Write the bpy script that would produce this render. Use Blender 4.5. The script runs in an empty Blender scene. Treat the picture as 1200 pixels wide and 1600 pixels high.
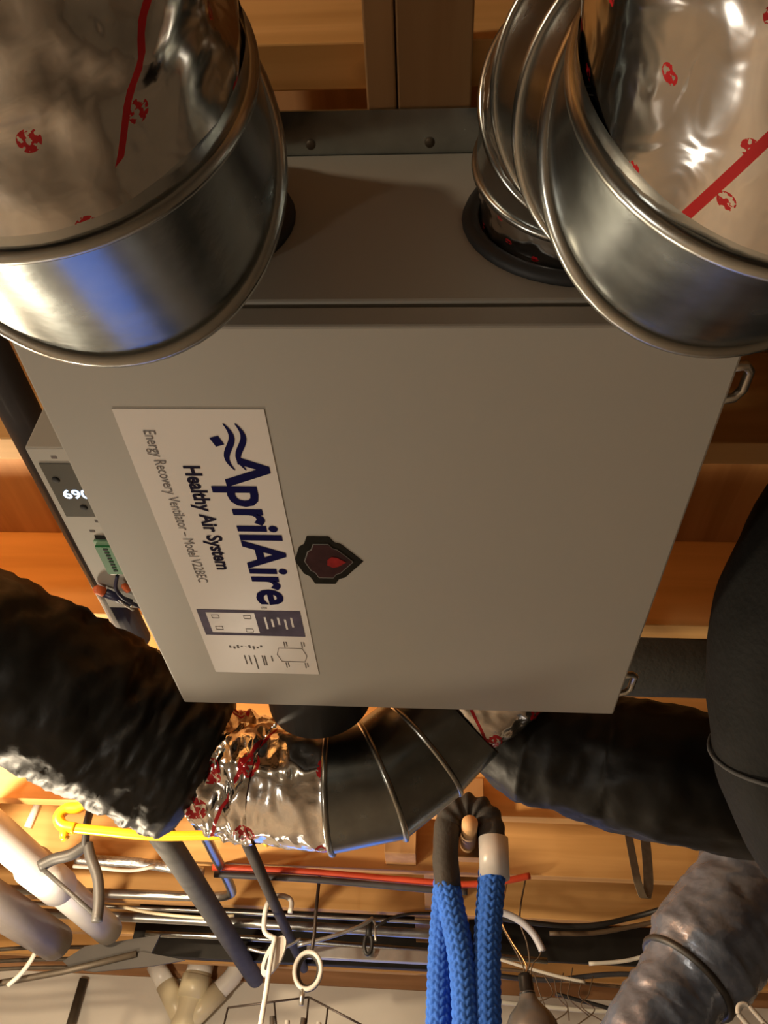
import bpy, bmesh, math, random
from mathutils import Vector, Matrix, noise
random.seed(7)
S = bpy.context.scene
COL = S.collection
PI = math.pi
def V(*a): return Vector(a)

# ------------------------------------------------------------------ camera
RIGHT = V(0.99794, 0.04419, 0.05302).normalized()
FWD = V(-0.06776, 0.76228, 0.64374).normalized()
UP = RIGHT.cross(FWD).normalized(); RIGHT = FWD.cross(UP).normalized()
CAM = V(0.0601, -0.4092, 1.5)
cd = bpy.data.cameras.new('camera'); cam = bpy.data.objects.new('camera', cd); COL.objects.link(cam)
m = Matrix((RIGHT, UP, -FWD)).transposed().to_4x4(); m.translation = CAM
cam.matrix_world = m
cd.sensor_fit = 'VERTICAL'; cd.sensor_height = 24.0; cd.sensor_width = 18.0
cd.lens = 1300 / 1600 * 24.0; cd.clip_start = 0.02
S.camera = cam

# ------------------------------------------------------------------ world, lights, exposure
w = bpy.data.worlds.new('world'); S.world = w; w.use_nodes = True
w.node_tree.nodes['Background'].inputs[0].default_value = (0.9, 0.75, 0.6, 1)
w.node_tree.nodes['Background'].inputs[1].default_value = 0.004
S.view_settings.view_transform = 'Standard'; S.view_settings.look = 'None'
S.view_settings.gamma = 1.0; S.view_settings.use_curve_mapping = False
S.view_settings.exposure = 0.0
def lamp(name, loc, energy, color, radius):
    l = bpy.data.lights.new(name, 'POINT'); l.energy = energy; l.color = color; l.shadow_soft_size = radius
    o = bpy.data.objects.new(name, l); o.location = loc; COL.objects.link(o); return o
lamp('joist_lamp', (-1.40, 1.20, 2.11), 140, (1.0, 0.79, 0.52), 0.05)
lamp('work_lamp', (-1.20, 1.9, 1.50), 78, (1.0, 0.82, 0.58), 0.08)
lamp('label_hotspot_light', (-.54, 1.80, 1.20), 3, (1.0, 0.86, 0.68), 0.10)  # unseen dim light added for the soft hot spot on the label
lamp('utility_lamp', (-1.25, -1.15, 2.15), 31, (1.0, 0.82, 0.58), 0.05)
lamp('panel_fill_light', (-1.35, -.20, .95), 30, (1.0, 0.90, 0.76), 0.06)  # unseen fill added to brighten the cabinet underside from the left

# ------------------------------------------------------------------ materials
MATS = {}
def N(nt, t, **kw):
    n = nt.nodes.new(t)
    for k, v in kw.items():
        if k.startswith('i_'):
            n.inputs[k[2:].replace('_', ' ')].default_value = v
        else: setattr(n, k, v)
    return n
def base_mat(name, color=(.5, .5, .5), rough=.5, metal=0.0, spec=.5, coat=0.0):
    mt = bpy.data.materials.new(name); mt.use_nodes = True
    b = mt.node_tree.nodes['Principled BSDF']
    b.inputs['Base Color'].default_value = (*color, 1); b.inputs['Roughness'].default_value = rough
    b.inputs['Metallic'].default_value = metal; b.inputs['Specular IOR Level'].default_value = spec
    b.inputs['Coat Weight'].default_value = coat
    MATS[name] = mt
    return mt, mt.node_tree, b
def noisy(name, color, rough=.5, metal=0.0, spec=.5, var=.15, scale=8.0, bump=0.0, bscale=60.0, stretch=(1, 1, 1), coat=0.0, rvar=0.0, color2=None, coord='Object', bdist=.002):
    mt, nt, b = base_mat(name, color, rough, metal, spec, coat); L = nt.links.new
    tc = N(nt, 'ShaderNodeTexCoord'); mp = N(nt, 'ShaderNodeMapping'); mp.inputs['Scale'].default_value = stretch
    L(tc.outputs[coord], mp.inputs[0])
    nz = N(nt, 'ShaderNodeTexNoise'); nz.inputs['Scale'].default_value = scale; nz.inputs['Detail'].default_value = 5
    L(mp.outputs[0], nz.inputs['Vector'])
    cr = N(nt, 'ShaderNodeValToRGB')
    c2 = color2 or tuple(c * (1 - var) for c in color)
    cr.color_ramp.elements[0].position = .3; cr.color_ramp.elements[1].position = .7
    cr.color_ramp.elements[0].color = (*c2, 1); cr.color_ramp.elements[1].color = (*color, 1)
    L(nz.outputs['Fac'], cr.inputs[0]); L(cr.outputs[0], b.inputs['Base Color'])
    if rvar:
        mr = N(nt, 'ShaderNodeMapRange'); mr.inputs['To Min'].default_value = max(.02, rough - rvar); mr.inputs['To Max'].default_value = rough + rvar
        L(nz.outputs['Fac'], mr.inputs['Value']); L(mr.outputs[0], b.inputs['Roughness'])
    if bump:
        n2 = N(nt, 'ShaderNodeTexNoise'); n2.inputs['Scale'].default_value = bscale; n2.inputs['Detail'].default_value = 4
        L(mp.outputs[0], n2.inputs['Vector'])
        bp = N(nt, 'ShaderNodeBump'); bp.inputs['Strength'].default_value = bump; bp.inputs['Distance'].default_value = bdist
        L(n2.outputs['Fac'], bp.inputs['Height']); L(bp.outputs[0], b.inputs['Normal'])
    return mt
def wood(name, c1, c2, axis='X', rough=.62):
    mt, nt, b = base_mat(name, c1, rough, 0, .3); L = nt.links.new
    tc = N(nt, 'ShaderNodeTexCoord'); mp = N(nt, 'ShaderNodeMapping')
    st = {'X': (1.2, 22, 22), 'Y': (22, 1.2, 22), 'Z': (22, 22, 1.2)}[axis]
    mp.inputs['Scale'].default_value = st; L(tc.outputs['Object'], mp.inputs[0])
    oi = N(nt, 'ShaderNodeObjectInfo')
    ad = N(nt, 'ShaderNodeVectorMath', operation='ADD'); mu = N(nt, 'ShaderNodeMath', operation='MULTIPLY'); mu.inputs[1].default_value = 37.0
    L(oi.outputs['Random'], mu.inputs[0]); L(mp.outputs[0], ad.inputs[0]); L(mu.outputs[0], ad.inputs[1])
    nz = N(nt, 'ShaderNodeTexNoise'); nz.inputs['Scale'].default_value = 1.0; nz.inputs['Detail'].default_value = 6; nz.inputs['Distortion'].default_value = .6
    L(ad.outputs[0], nz.inputs['Vector'])
    cr = N(nt, 'ShaderNodeValToRGB'); cr.color_ramp.elements[0].position = .32; cr.color_ramp.elements[1].position = .68
    cr.color_ramp.elements[0].color = (*c2, 1); cr.color_ramp.elements[1].color = (*c1, 1)
    L(nz.outputs['Fac'], cr.inputs[0])
    # a few knots
    vo = N(nt, 'ShaderNodeTexVoronoi'); vo.inputs['Scale'].default_value = 2.3
    mp2 = N(nt, 'ShaderNodeMapping'); mp2.inputs['Scale'].default_value = {'X': (1, 2.4, 2.4), 'Y': (2.4, 1, 2.4), 'Z': (2.4, 2.4, 1)}[axis]
    L(tc.outputs['Object'], mp2.inputs[0]); L(mp2.outputs[0], vo.inputs['Vector'])
    lt = N(nt, 'ShaderNodeMapRange'); lt.inputs['From Min'].default_value = .03; lt.inputs['From Max'].default_value = .10; lt.inputs['To Min'].default_value = .75; lt.inputs['To Max'].default_value = 0
    L(vo.outputs['Distance'], lt.inputs['Value'])
    mx = N(nt, 'ShaderNodeMix', data_type='RGBA'); mx.inputs[7].default_value = (*[c * .35 for c in c2], 1)
    L(lt.outputs[0], mx.inputs[0]); L(cr.outputs[0], mx.inputs[6])
    hv = N(nt, 'ShaderNodeHueSaturation'); mr = N(nt, 'ShaderNodeMapRange'); mr.inputs['To Min'].default_value = .8; mr.inputs['To Max'].default_value = 1.15
    L(oi.outputs['Random'], mr.inputs['Value']); L(mr.outputs[0], hv.inputs['Value']); L(mx.outputs[2], hv.inputs['Color'])
    L(hv.outputs[0], b.inputs['Base Color'])
    bp = N(nt, 'ShaderNodeBump'); bp.inputs['Strength'].default_value = .25; bp.inputs['Distance'].default_value = .002
    L(nz.outputs['Fac'], bp.inputs['Height']); L(bp.outputs[0], b.inputs['Normal'])
    return mt
def foil(name, rough=.16, dens=1.0, stripe=(2.0, 3.0, .02, .0), dots=True, dsz=.17, base=(.80, .78, .74)):
    """bright aluminium tape with a printed red line and small red print marks, in the tube's own UV"""
    mt, nt, b = base_mat(name, base, rough, 1.0); L = nt.links.new
    uv = N(nt, 'ShaderNodeUVMap'); sp = N(nt, 'ShaderNodeSeparateXYZ'); L(uv.outputs[0], sp.inputs[0])
    def M(op, x, y=None):
        n = N(nt, 'ShaderNodeMath', operation=op)
        for i, q in enumerate((x, y)):
            if q is None: continue
            if isinstance(q, (int, float)): n.inputs[i].default_value = q
            else: L(q, n.inputs[i])
        return n.outputs[0]
    su, sv, wd, off = stripe
    t = M('ADD', M('ADD', M('MULTIPLY', sp.outputs[0], su), M('MULTIPLY', sp.outputs[1], sv)), off)
    fr = M('FRACT', t)
    line = M('LESS_THAN', fr, wd)
    # broken line
    brk = M('GREATER_THAN', M('FRACT', M('MULTIPLY', M('SUBTRACT', M('MULTIPLY', sp.outputs[1], 5.0), sp.outputs[0]), 2.3)), .18)
    red = M('MULTIPLY', line, brk)
    if dots:
        mp = N(nt, 'ShaderNodeMapping'); mp.inputs['Scale'].default_value = (5.0 * dens, 11.0 * dens, 1); L(uv.outputs[0], mp.inputs[0])
        vo = N(nt, 'ShaderNodeTexVoronoi'); vo.voronoi_dimensions = '2D'; vo.inputs['Scale'].default_value = 1.0; vo.inputs['Randomness'].default_value = .55; L(mp.outputs[0], vo.inputs['Vector'])
        nz = N(nt, 'ShaderNodeTexNoise'); nz.inputs['Scale'].default_value = 13; L(mp.outputs[0], nz.inputs['Vector'])
        ring = M('MULTIPLY', M('LESS_THAN', vo.outputs['Distance'], dsz), M('GREATER_THAN', nz.outputs['Fac'], .47))
        red = M('MAXIMUM', red, ring)
    mx = N(nt, 'ShaderNodeMix', data_type='RGBA'); mx.inputs[6].default_value = (*base, 1); mx.inputs[7].default_value = (.42, .015, .02, 1)
    L(red, mx.inputs[0]); L(mx.outputs[2], b.inputs['Base Color'])
    L(M('SUBTRACT', 1.0, M('MULTIPLY', red, .7)), b.inputs['Metallic'])
    tc = N(nt, 'ShaderNodeTexCoord')
    n2 = N(nt, 'ShaderNodeTexNoise'); n2.inputs['Scale'].default_value = 38; n2.inputs['Detail'].default_value = 2; n2.inputs['Distortion'].default_value = .8
    L(tc.outputs['Object'], n2.inputs['Vector'])
    bp = N(nt, 'ShaderNodeBump'); bp.inputs['Strength'].default_value = .35; bp.inputs['Distance'].default_value = .003
    L(n2.outputs['Fac'], bp.inputs['Height']); L(bp.outputs[0], b.inputs['Normal'])
    return mt
def emit(name, color, strength):
    mt, nt, b = base_mat(name, color, .4)
    b.inputs['Emission Color'].default_value = (*color, 1); b.inputs['Emission Strength'].default_value = strength
    return mt

noisy('cabinet_paint', (.305, .288, .252), .55, spec=.3, var=.04, scale=3, bump=.12, bscale=900, bdist=.0004)
noisy('label_film', (.60, .565, .525), .26, spec=.35, var=.04, scale=4, bump=.05, bscale=30, bdist=.001)
base_mat('ink_navy', (.012, .012, .06), .6, 0, 0)
base_mat('ink_dark', (.02, .018, .035), .6, 0, 0)
base_mat('ink_grey', (.16, .145, .14), .6, 0, 0)
noisy('print_violet', (.10, .085, .13), .5, spec=.03, var=.5, scale=30)
noisy('print_pale', (.55, .51, .47), .25, var=.1, scale=30)
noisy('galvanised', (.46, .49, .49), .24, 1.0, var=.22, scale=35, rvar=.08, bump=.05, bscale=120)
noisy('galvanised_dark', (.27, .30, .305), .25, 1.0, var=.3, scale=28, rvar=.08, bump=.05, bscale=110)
noisy('bead_steel', (.42, .43, .41), .27, 1.0, var=.2, scale=40)
foil('foil_left', .15, 2.6, stripe=(1.0, -1.256, .0065, .0130), dsz=.11, base=(.55, .545, .53))
foil('foil_right', .13, 3.0, stripe=(1.0, -1.058, .0075, .0962), dsz=.10, base=(.66, .64, .61))
foil('foil_far', .14, stripe=(1.0, 5.0, .03, .3))
foil('foil_plain', .20, stripe=(1.0, 5.0, .0, .3), dots=False)
noisy('rubber_black', (.008, .008, .008), .6, var=.3)
noisy('flex_black', (.009, .0085, .007), .48, var=.5, scale=14, bump=.3, bscale=40, bdist=.003, spec=.22)
noisy('jacket_grey', (.013, .0125, .011), .75, var=.35, scale=25, bump=.4, bscale=120, bdist=.003, spec=.2)
noisy('jacket_silver', (.24, .29, .40), .25, .55, var=.45, scale=16, bump=.5, bscale=42, bdist=.004, stretch=(1, 1, 1))
wood('wood_joist', (.74, .42, .155), (.58, .31, .10), 'X')
wood('wood_block', (.58, .33, .14), (.42, .22, .085), 'Z')
wood('wood_board', (.42, .25, .12), (.30, .16, .07), 'Y')
wood('wood_sill', (.36, .19, .09), (.24, .12, .05), 'X')
wood('wood_deck', (.52, .27, .10), (.34, .155, .05), 'Y')
wood('wood_dowel', (.70, .44, .22), (.58, .34, .16), 'Y')
noisy('plaster', (.70, .65, .58), .85, var=.10, scale=3, bump=.2, bscale=40)
noisy('concrete', (.30, .26, .21), .75, var=.3, scale=3, bump=.2, bscale=60)
noisy('side_wall', (.20, .165, .125), .85, var=.15, scale=2)
noisy('pvc_white', (.82, .79, .74), .35, var=.08, scale=10)
noisy('pvc_grey', (.40, .35, .31), .42, var=.2, scale=9)
noisy('cpvc_cream', (.76, .67, .46), .35, var=.1, scale=12)
noisy('pipe_grey', (.105, .103, .10), .75, spec=.2, var=.25, scale=14)
noisy('pipe_charcoal', (.055, .05, .05), .7, spec=.25, var=.25, scale=14)
noisy('conduit_zinc', (.46, .46, .45), .32, .9, var=.2, scale=20)
noisy('shade_black', (.018, .015, .012), .6, spec=.2, var=.4, scale=10)  # near-black tone standing in for shade in the joist bays
noisy('steel_rust', (.11, .085, .06), .55, .4, var=.4, scale=14)
noisy('sheet_brown', (.042, .034, .028), .6, .1, var=.3, scale=6)
noisy('hose_red', (.62, .075, .03), .4, var=.15, scale=12)
noisy('hose_dark', (.05, .048, .055), .5, var=.3, scale=20)
noisy('braid_steel', (.5, .5, .5), .35, .8, var=.5, scale=120, bump=.8, bscale=160)
noisy('cable_white', (.62, .58, .50), .5, var=.1)
noisy('cable_black', (.015, .013, .012), .5, var=.2)
noisy('cable_brown', (.10, .06, .03), .6, var=.3)
noisy('ribbon_grey', (.42, .42, .46), .4, var=.15, scale=20)
noisy('yellow_plastic', (.95, .50, .02), .32, var=.08, scale=10)
noisy('plastic_grey', (.055, .052, .05), .5, var=.2)
noisy('white_plastic', (.66, .63, .57), .45, var=.12, scale=15)
noisy('rope_blue', (.028, .125, .55), .75, var=.25, scale=40, bump=.6, bscale=220, bdist=.002, spec=.2)
noisy('sleeve_black', (.034, .032, .030), .7, var=.2, scale=30, bump=.4, bscale=90, bdist=.004, spec=.25)
noisy('tape_grey', (.50, .50, .50), .33, var=.15, scale=20)
noisy('rope_white', (.74, .71, .64), .7, var=.2, scale=60, bump=.6, bscale=200)
noisy('bulb_silver', (.30, .30, .30), .28, .75, var=.15, scale=12)
noisy('socket_black', (.01, .01, .01), .3, var=.1)
noisy('webbing_olive', (.16, .125, .08), .7, var=.3, scale=60)
noisy('wire_dark', (.08, .06, .05), .4, .6, var=.3)
noisy('rubber_strap', (.02, .018, .016), .5, var=.2)
noisy('display_glass', (.055, .06, .055), .18, var=.2, scale=8, coat=.3)
emit('digit_glow', (.55, .72, 1.0), 2.2)
noisy('terminal_green', (.025, .16, .055), .5, spec=.15, var=.2, scale=30)
base_mat('terminal_pale', (.20, .36, .23), .5, 0, .15)
base_mat('wire_nut_orange', (.75, .15, .04), .45)
base_mat('wire_navy', (.012, .012, .05), .4)
base_mat('wire_copper', (.55, .30, .12), .3, .8)
noisy('badge_black', (.014, .012, .008), .6, spec=.02, var=.3, scale=60)
noisy('badge_maroon', (.045, .018, .018), .6, spec=.02, var=.4, scale=60)
base_mat('badge_line', (.18, .17, .16), .6, 0, .02)
noisy('badge_red', (.28, .02, .018), .6, spec=.02, var=.35, scale=90)
base_mat('latch_zinc', (.55, .54, .5), .3, .9)
base_mat('gap_black', (.004, .004, .004), .8)
emit('blue_glint_glow', (.08, .25, 1.0), 2.0)  # blue glow added for the reflections on the ducts

# ------------------------------------------------------------------ mesh helpers
def link(name, me, mat, parent=None, smooth=True, label=None):
    if smooth:
        for p in me.polygons: p.use_smooth = True
    if isinstance(mat, str): mat = MATS[mat]
    me.materials.append(mat)
    o = bpy.data.objects.new(name, me); COL.objects.link(o)
    if parent: o.parent = parent
    if label: o['label'] = label
    return o
def mesh(name, vs, fs, mat, parent=None, smooth=True, uv=None, label=None):
    me = bpy.data.meshes.new(name); me.from_pydata([tuple(v) for v in vs], [], fs); me.update()
    if uv:
        ul = me.uv_layers.new(name='UVMap')
        for lp in me.loops: pass
        for p in me.polygons:
            us = [uv[v][0] for v in p.vertices]
            wrap = max(us) - min(us) > .5
            for li in p.loop_indices:
                u, vv = uv[me.loops[li].vertex_index]
                if wrap and u < .5: u += 1
                ul.data[li].uv = (u, vv)
    return link(name, me, mat, parent, smooth, label)
def box(name, x0, x1, y0, y1, z0, z1, mat, parent=None, bev=0.0, label=None):
    c = V((x0 + x1) / 2, (y0 + y1) / 2, (z0 + z1) / 2)
    bm = bmesh.new(); bmesh.ops.create_cube(bm, size=1)
    for v in bm.verts: v.co = V(v.co.x * (x1 - x0), v.co.y * (y1 - y0), v.co.z * (z1 - z0))
    if bev: bmesh.ops.bevel(bm, geom=bm.edges[:], offset=bev, segments=2, affect='EDGES', profile=.5)
    me = bpy.data.meshes.new(name); bm.to_mesh(me); bm.free()
    o = link(name, me, mat, parent, False, label)
    o.location = c - (parent.location if parent else V(0, 0, 0)); return o
def smooth_path(ps, sub=8):
    ps = [Vector(p) for p in ps]; out = []
    for i in range(len(ps) - 1):
        p0 = ps[i - 1] if i else ps[0] * 2 - ps[1]; p1 = ps[i]; p2 = ps[i + 1]
        p3 = ps[i + 2] if i + 2 < len(ps) else p2 * 2 - p1
        for k in range(sub):
            t = k / sub
            out.append(.5 * ((2 * p1) + (p2 - p0) * t + (2 * p0 - 5 * p1 + 4 * p2 - p3) * t * t + (3 * p1 - p0 - 3 * p2 + p3) * t ** 3))
    out.append(ps[-1]); return out
def perp(d):
    a = V(0, 0, 1) if abs(d.z) < .9 else V(0, 1, 0)
    return (a - d * a.dot(d)).normalized()
def frames(path, closed=False):
    n = len(path); T = []
    for i in range(n):
        a = path[i - 1] if (i or closed) else path[i]
        b = path[(i + 1) % n] if (i < n - 1 or closed) else path[i]
        T.append((b - a).normalized())
    e = perp(T[0]); E = [e]
    for i in range(1, n):
        q = T[i - 1].rotation_difference(T[i]); e = q @ e; e = (e - T[i] * e.dot(T[i])).normalized(); E.append(e)
    return T, E
def tube(name, path, r, mat, parent=None, n=12, cap=True, closed=False, disp=None, flat=1.0, label=None, smooth=True):
    """swept tube; r number or f(t); disp(u, s, point) radial offset; flat squashes the second axis"""
    path = [Vector(p) for p in path]; T, E = frames(path, closed); m_ = len(path)
    vs = []; uv = []; fs = []; s = 0
    o_ = parent.location if parent else V(0, 0, 0)
    for i, p in enumerate(path):
        if i: s += (p - path[i - 1]).length
        B = T[i].cross(E[i]); rr = r(i / (m_ - 1)) if callable(r) else r
        for k in range(n):
            a = 2 * PI * k / n; d = E[i] * math.cos(a) + B * math.sin(a) * flat
            q = rr
            if disp: q = rr + disp(k / n, s, p + d * rr)
            vs.append(p + d * q - o_); uv.append((k / n, s))
    for i in range(m_ if closed else m_ - 1):
        j = (i + 1) % m_
        for k in range(n):
            k2 = (k + 1) % n
            fs.append((i * n + k, i * n + k2, j * n + k2, j * n + k))
    if cap and not closed:
        fs.append(tuple(range(n - 1, -1, -1))); fs.append(tuple(range((m_ - 1) * n, m_ * n)))
    return mesh(name, vs, fs, mat, parent, smooth, uv, label)
def lathe(name, prof, mat, parent=None, origin=V(0, 0, 0), axis=V(0, 0, 1), n=24, label=None):
    e = perp(axis); b = axis.cross(e); vs = []; fs = []
    o_ = parent.location if parent else V(0, 0, 0)
    for (r, z) in prof:
        for k in range(n):
            a = 2 * PI * k / n; vs.append(origin + axis * z + (e * math.cos(a) + b * math.sin(a)) * r - o_)
    for i in range(len(prof) - 1):
        for k in range(n):
            k2 = (k + 1) % n; fs.append((i * n + k, i * n + k2, (i + 1) * n + k2, (i + 1) * n + k))
    fs.append(tuple(range(n - 1, -1, -1))); fs.append(tuple(range((len(prof) - 1) * n, len(prof) * n)))
    return mesh(name, vs, fs, mat, parent, True, None, label)
def plate(name, outline, org, ex, ey, ez, thick, mat, parent=None, label=None):
    """extruded flat outline in the plane org + x ex + y ey, thickness along ez"""
    o_ = parent.location if parent else V(0, 0, 0); n = len(outline)
    vs = [org + ex * x + ey * y - o_ for x, y in outline] + [org + ex * x + ey * y + ez * thick - o_ for x, y in outline]
    fs = [tuple(range(n))[::-1], tuple(range(n, 2 * n))] + [(i, (i + 1) % n, n + (i + 1) % n, n + i) for i in range(n)]
    return mesh(name, vs, fs, mat, parent, False, None, label)
def thing(name, label, cat, loc=(0, 0, 0), group=None):
    o = bpy.data.objects.new(name, None); COL.objects.link(o); o.location = loc; o.empty_display_size = .05
    return tag(o, label, cat, group)
def tag(o, label, cat, group=None):
    o['label'] = label; o['category'] = cat
    if group: o['group'] = group
    return o
def struct(o): o['kind'] = 'structure'; return o
def text(name, s, size, org, ex, ey, mat, parent, bold=0.0, thick=.0003, width=None, label=None, shear=0.0, spacing=1.0):
    cu = bpy.data.curves.new(name, 'FONT'); cu.body = s; cu.size = size; cu.offset = bold; cu.shear = shear; cu.space_character = spacing; cu.extrude = 0; cu.resolution_u = 3
    ob = bpy.data.objects.new(name, cu); COL.objects.link(ob)
    dg = bpy.context.evaluated_depsgraph_get(); dg.update()
    me = bpy.data.meshes.new_from_object(ob.evaluated_get(dg)); bpy.data.objects.remove(ob); bpy.data.curves.remove(cu)
    me.materials.clear(); me.name = name
    xs = [v.co.x for v in me.vertices]; k = 1.0
    if width: k = width / (max(xs) - min(xs))
    x0 = min(xs); o_ = parent.location if parent else V(0, 0, 0)
    for v in me.vertices: v.co = org + ex * ((v.co.x - x0) * k) + ey * v.co.y - o_
    return link(name, me, mat, parent, False, label)
def rnoise(p, f, o=3): return noise.fractal(p * f, 1.0, 2.0, o)
def ridged(p, f): return 1 - abs(noise.noise(p * f)) * 2
def crumple(amp, f=18.0, seed=0.0):
    off = V(seed * 3.1, seed * 1.7, seed * 5.3)
    def d(u, s, p):
        q = p + off
        return amp * (.8 * ridged(q, f) + .55 * ridged(q + V(9, 3, 1), f * 2.3) + .25 * noise.noise(q * f * 5)) - amp * .7
    return d
def gored(parent, nodes, r, kinds, n=48, bead=.004, beads=None, bead_mat='bead_steel', same=None):
    """sheet-metal duct of straight gores mitred at the nodes; kinds: list of (part name, material, crumple, subdivisions, radius factor)"""
    nodes = [Vector(p) for p in nodes]; D = [(nodes[i + 1] - nodes[i]).normalized() for i in range(len(nodes) - 1)]
    o_ = parent.location; e = perp(D[0]); run = 0
    for i, d in enumerate(D):
        if i: e = D[i - 1].rotation_difference(d) @ e
        e = (e - d * e.dot(d)).normalized(); b = d.cross(e)
        n0 = (D[i - 1] + d).normalized() if i else d
        n1 = (d + D[i + 1]).normalized() if i < len(D) - 1 else d
        if same is not None and i == same: n1 = n0
        if same is not None and i == same + 1: n0 = (D[i - 2] + D[i - 1]).normalized()
        nm, mt, cr, sub, rf = kinds[i]; L = (nodes[i + 1] - nodes[i]).length
        vs = []; uv = []; fs = []; ring0 = []; ring1 = []
        for k in range(n):
            a = 2 * PI * k / n; w_ = (e * math.cos(a) + b * math.sin(a)) * r * rf
            ring0.append(nodes[i] + w_ - d * (w_.dot(n0) / d.dot(n0))); ring1.append(nodes[i + 1] + w_ - d * (w_.dot(n1) / d.dot(n1)))
        for j in range(sub + 1):
            t = j / sub
            for k in range(n):
                p = ring0[k].lerp(ring1[k], t); a = 2 * PI * k / n; w_ = e * math.cos(a) + b * math.sin(a)
                if cr: p = p + w_ * cr(k / n, run + t * L, p) * min(1, 8 * t + .25, 8 * (1 - t) + .25)
                vs.append(p - o_); uv.append((k / n, run + t * L))
        for j in range(sub):
            for k in range(n):
                k2 = (k + 1) % n; fs.append((j * n + k, j * n + k2, (j + 1) * n + k2, (j + 1) * n + k))
        mesh(nm, vs, fs, mt, parent, True, uv)
        if beads is None or beads[i]:
            bb = bead if beads is None else beads[i]
            tube('seam_bead', ring0, bb, bead_mat, parent, n=8, closed=True)
        run += L

# ------------------------------------------------------------------ the room
JZ, DECK = 2.36, 2.56
floor = struct(box('floor', -3.4, 3.0, -3.2, 4.45, -.1, 0, 'concrete')); floor['label'] = 'bare concrete basement floor'
ceil = struct(box('ceiling', -3.4, 3.0, -3.2, 4.45, DECK, DECK + .03, 'wood_deck')); ceil['label'] = 'wooden subfloor boards above the joists'
wb = struct(box('wall_back', -3.4, 3.0, 4.32, 4.45, 0, 2.36, 'plaster')); wb['label'] = 'pale painted basement wall below the joists'
struct(box('wall_left', -3.5, -3.4, -3.2, 4.45, 0, DECK, 'side_wall'))
struct(box('wall_right', 3.0, 3.1, -3.2, 4.45, 0, DECK, 'side_wall'))
struct(box('wall_front', -3.4, 3.0, -3.3, -3.2, 0, DECK, 'side_wall'))
win = struct(box('glint_window', -1.05, .35, 4.27, 4.33, 1.02, 1.74, 'pvc_white')); win['label'] = 'unseen window added as the source of the blue glints'  # out of view, added to give the elbows their blue reflection
box('pane', -1.0, .3, 4.262, 4.272, 1.07, 1.69, 'blue_glint_glow', win)
struct(box('trim_1', -3.4, 3.0, 4.30, 4.45, 2.36, 2.45, 'wood_sill'))['label'] = 'reddish brown sill plate along the top of the back wall'
box('rim_board', -3.4, 3.0, 4.36, 4.41, 2.45, DECK, 'wood_sill', ceil)
JY = [-2.07, -1.575, -1.08, -.585, -.092, .448, .925, 1.42, 1.912, 2.42, 2.92, 3.44, 3.93]
for y in JY:
    box('joist', -3.4, 3.0, y, y + .045, JZ, DECK, 'wood_joist', ceil, .002)
def block(x0, x1, y0, y1, z0, z1, mat='wood_block'): return box('blocking', x0, x1, y0, y1, z0, z1, mat, ceil, .002)
block(-.105, -.005, 2.30, 2.418, 2.375, 2.50)
block(.02, .10, 2.467, 2.918, 2.37, 2.55, 'wood_board')
block(-.02, .05, 2.967, 3.438, 2.37, 2.55, 'wood_board')
block(-.03, .04, 3.487, 3.928, 2.37, 2.55, 'wood_board')
cl = box('wood_cleat', .075, .19, 1.872, 1.9118, 2.232, 2.45, 'wood_block', None, .002)
tag(cl, 'pale wooden cleat on the joist above the blue rope', 'wood block')

# boards that carry the ventilator
tag(box('mounting_board', -.016, .0125, -1.2, .66, 2.3245, 2.3595, 'wood_board', None, .002), 'narrow brown board under the joists, left of the pair above the ventilator', 'board')
tag(box('mounting_board', .014, .085, -1.2, .66, 2.3245, 2.3595, 'wood_board', None, .002), 'wider brown board under the joists, right of the pair above the ventilator', 'board')

# ------------------------------------------------------------------ energy recovery ventilator
DB = 2.0392
erv = thing('energy_recovery_ventilator', 'taupe metal ventilator cabinet hung under the joists with a white label', 'ventilator', (0, .327, DB))
box('cabinet', -.298, .298, -.0015, .65, 2.0705, 2.319, 'cabinet_paint', erv, .003)
box('door', -.30, .30, 0, .654, DB, 2.0655, 'cabinet_paint', erv, .0025)
fl = box('mounting_flange', -.30, .30, -.045, .03, 2.3195, 2.3225, 'galvanised', erv)
for x in (-.075, .045):
    lathe('screw', [(.0052, 0), (.0048, .002), (.001, .003)], 'steel_rust', erv, V(x, -.012, 2.3195), V(0, 0, -1), 12)
DN = V(0, 0, -1); EX = V(0, 1, 0); EY = V(1, 0, 0)        # print reads along +Y with its top towards +X
for sx, py in ((-.18, 0), (.18, 0)):
    tube('port_collar', [V(sx + .096 * math.cos(a), -.003 + py, 2.19 + .096 * math.sin(a)) for a in [2 * PI * k / 40 for k in range(40)]], .008, 'rubber_black', erv, n=8, closed=True)
    lathe('port_plate', [(.099, 0), (.099, .003), (.02, .003)], 'rubber_black', erv, V(sx, -.001, 2.19), V(0, -1, 0), 40)
for sx in (-.17, .19):
    tube('port_collar', [V(sx + .10 * math.cos(a), .653, 2.18 + .10 * math.sin(a)) for a in [2 * PI * k / 40 for k in range(40)]], .012, 'rubber_black', erv, n=8, closed=True)
tube('port_boot', [V(-.13, .651, 2.15), V(-.13, .70, 2.145), V(-.128, .79, 2.125)], .082, 'rubber_black', erv, n=36)
for y0, y1 in ((.062, .099), (.590, .640)):
    tube('latch', [V(.299, y0, 2.062), V(.317, y0, 2.066), V(.323, y0 + .008, 2.068), V(.323, y1 - .008, 2.068), V(.317, y1, 2.066), V(.299, y1, 2.062)], .0045, 'latch_zinc', erv, n=8)
    box('latch_plate', .2995, .305, y0 + .006, y1 - .006, 2.07, 2.10, 'latch_zinc', erv, .001)

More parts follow.
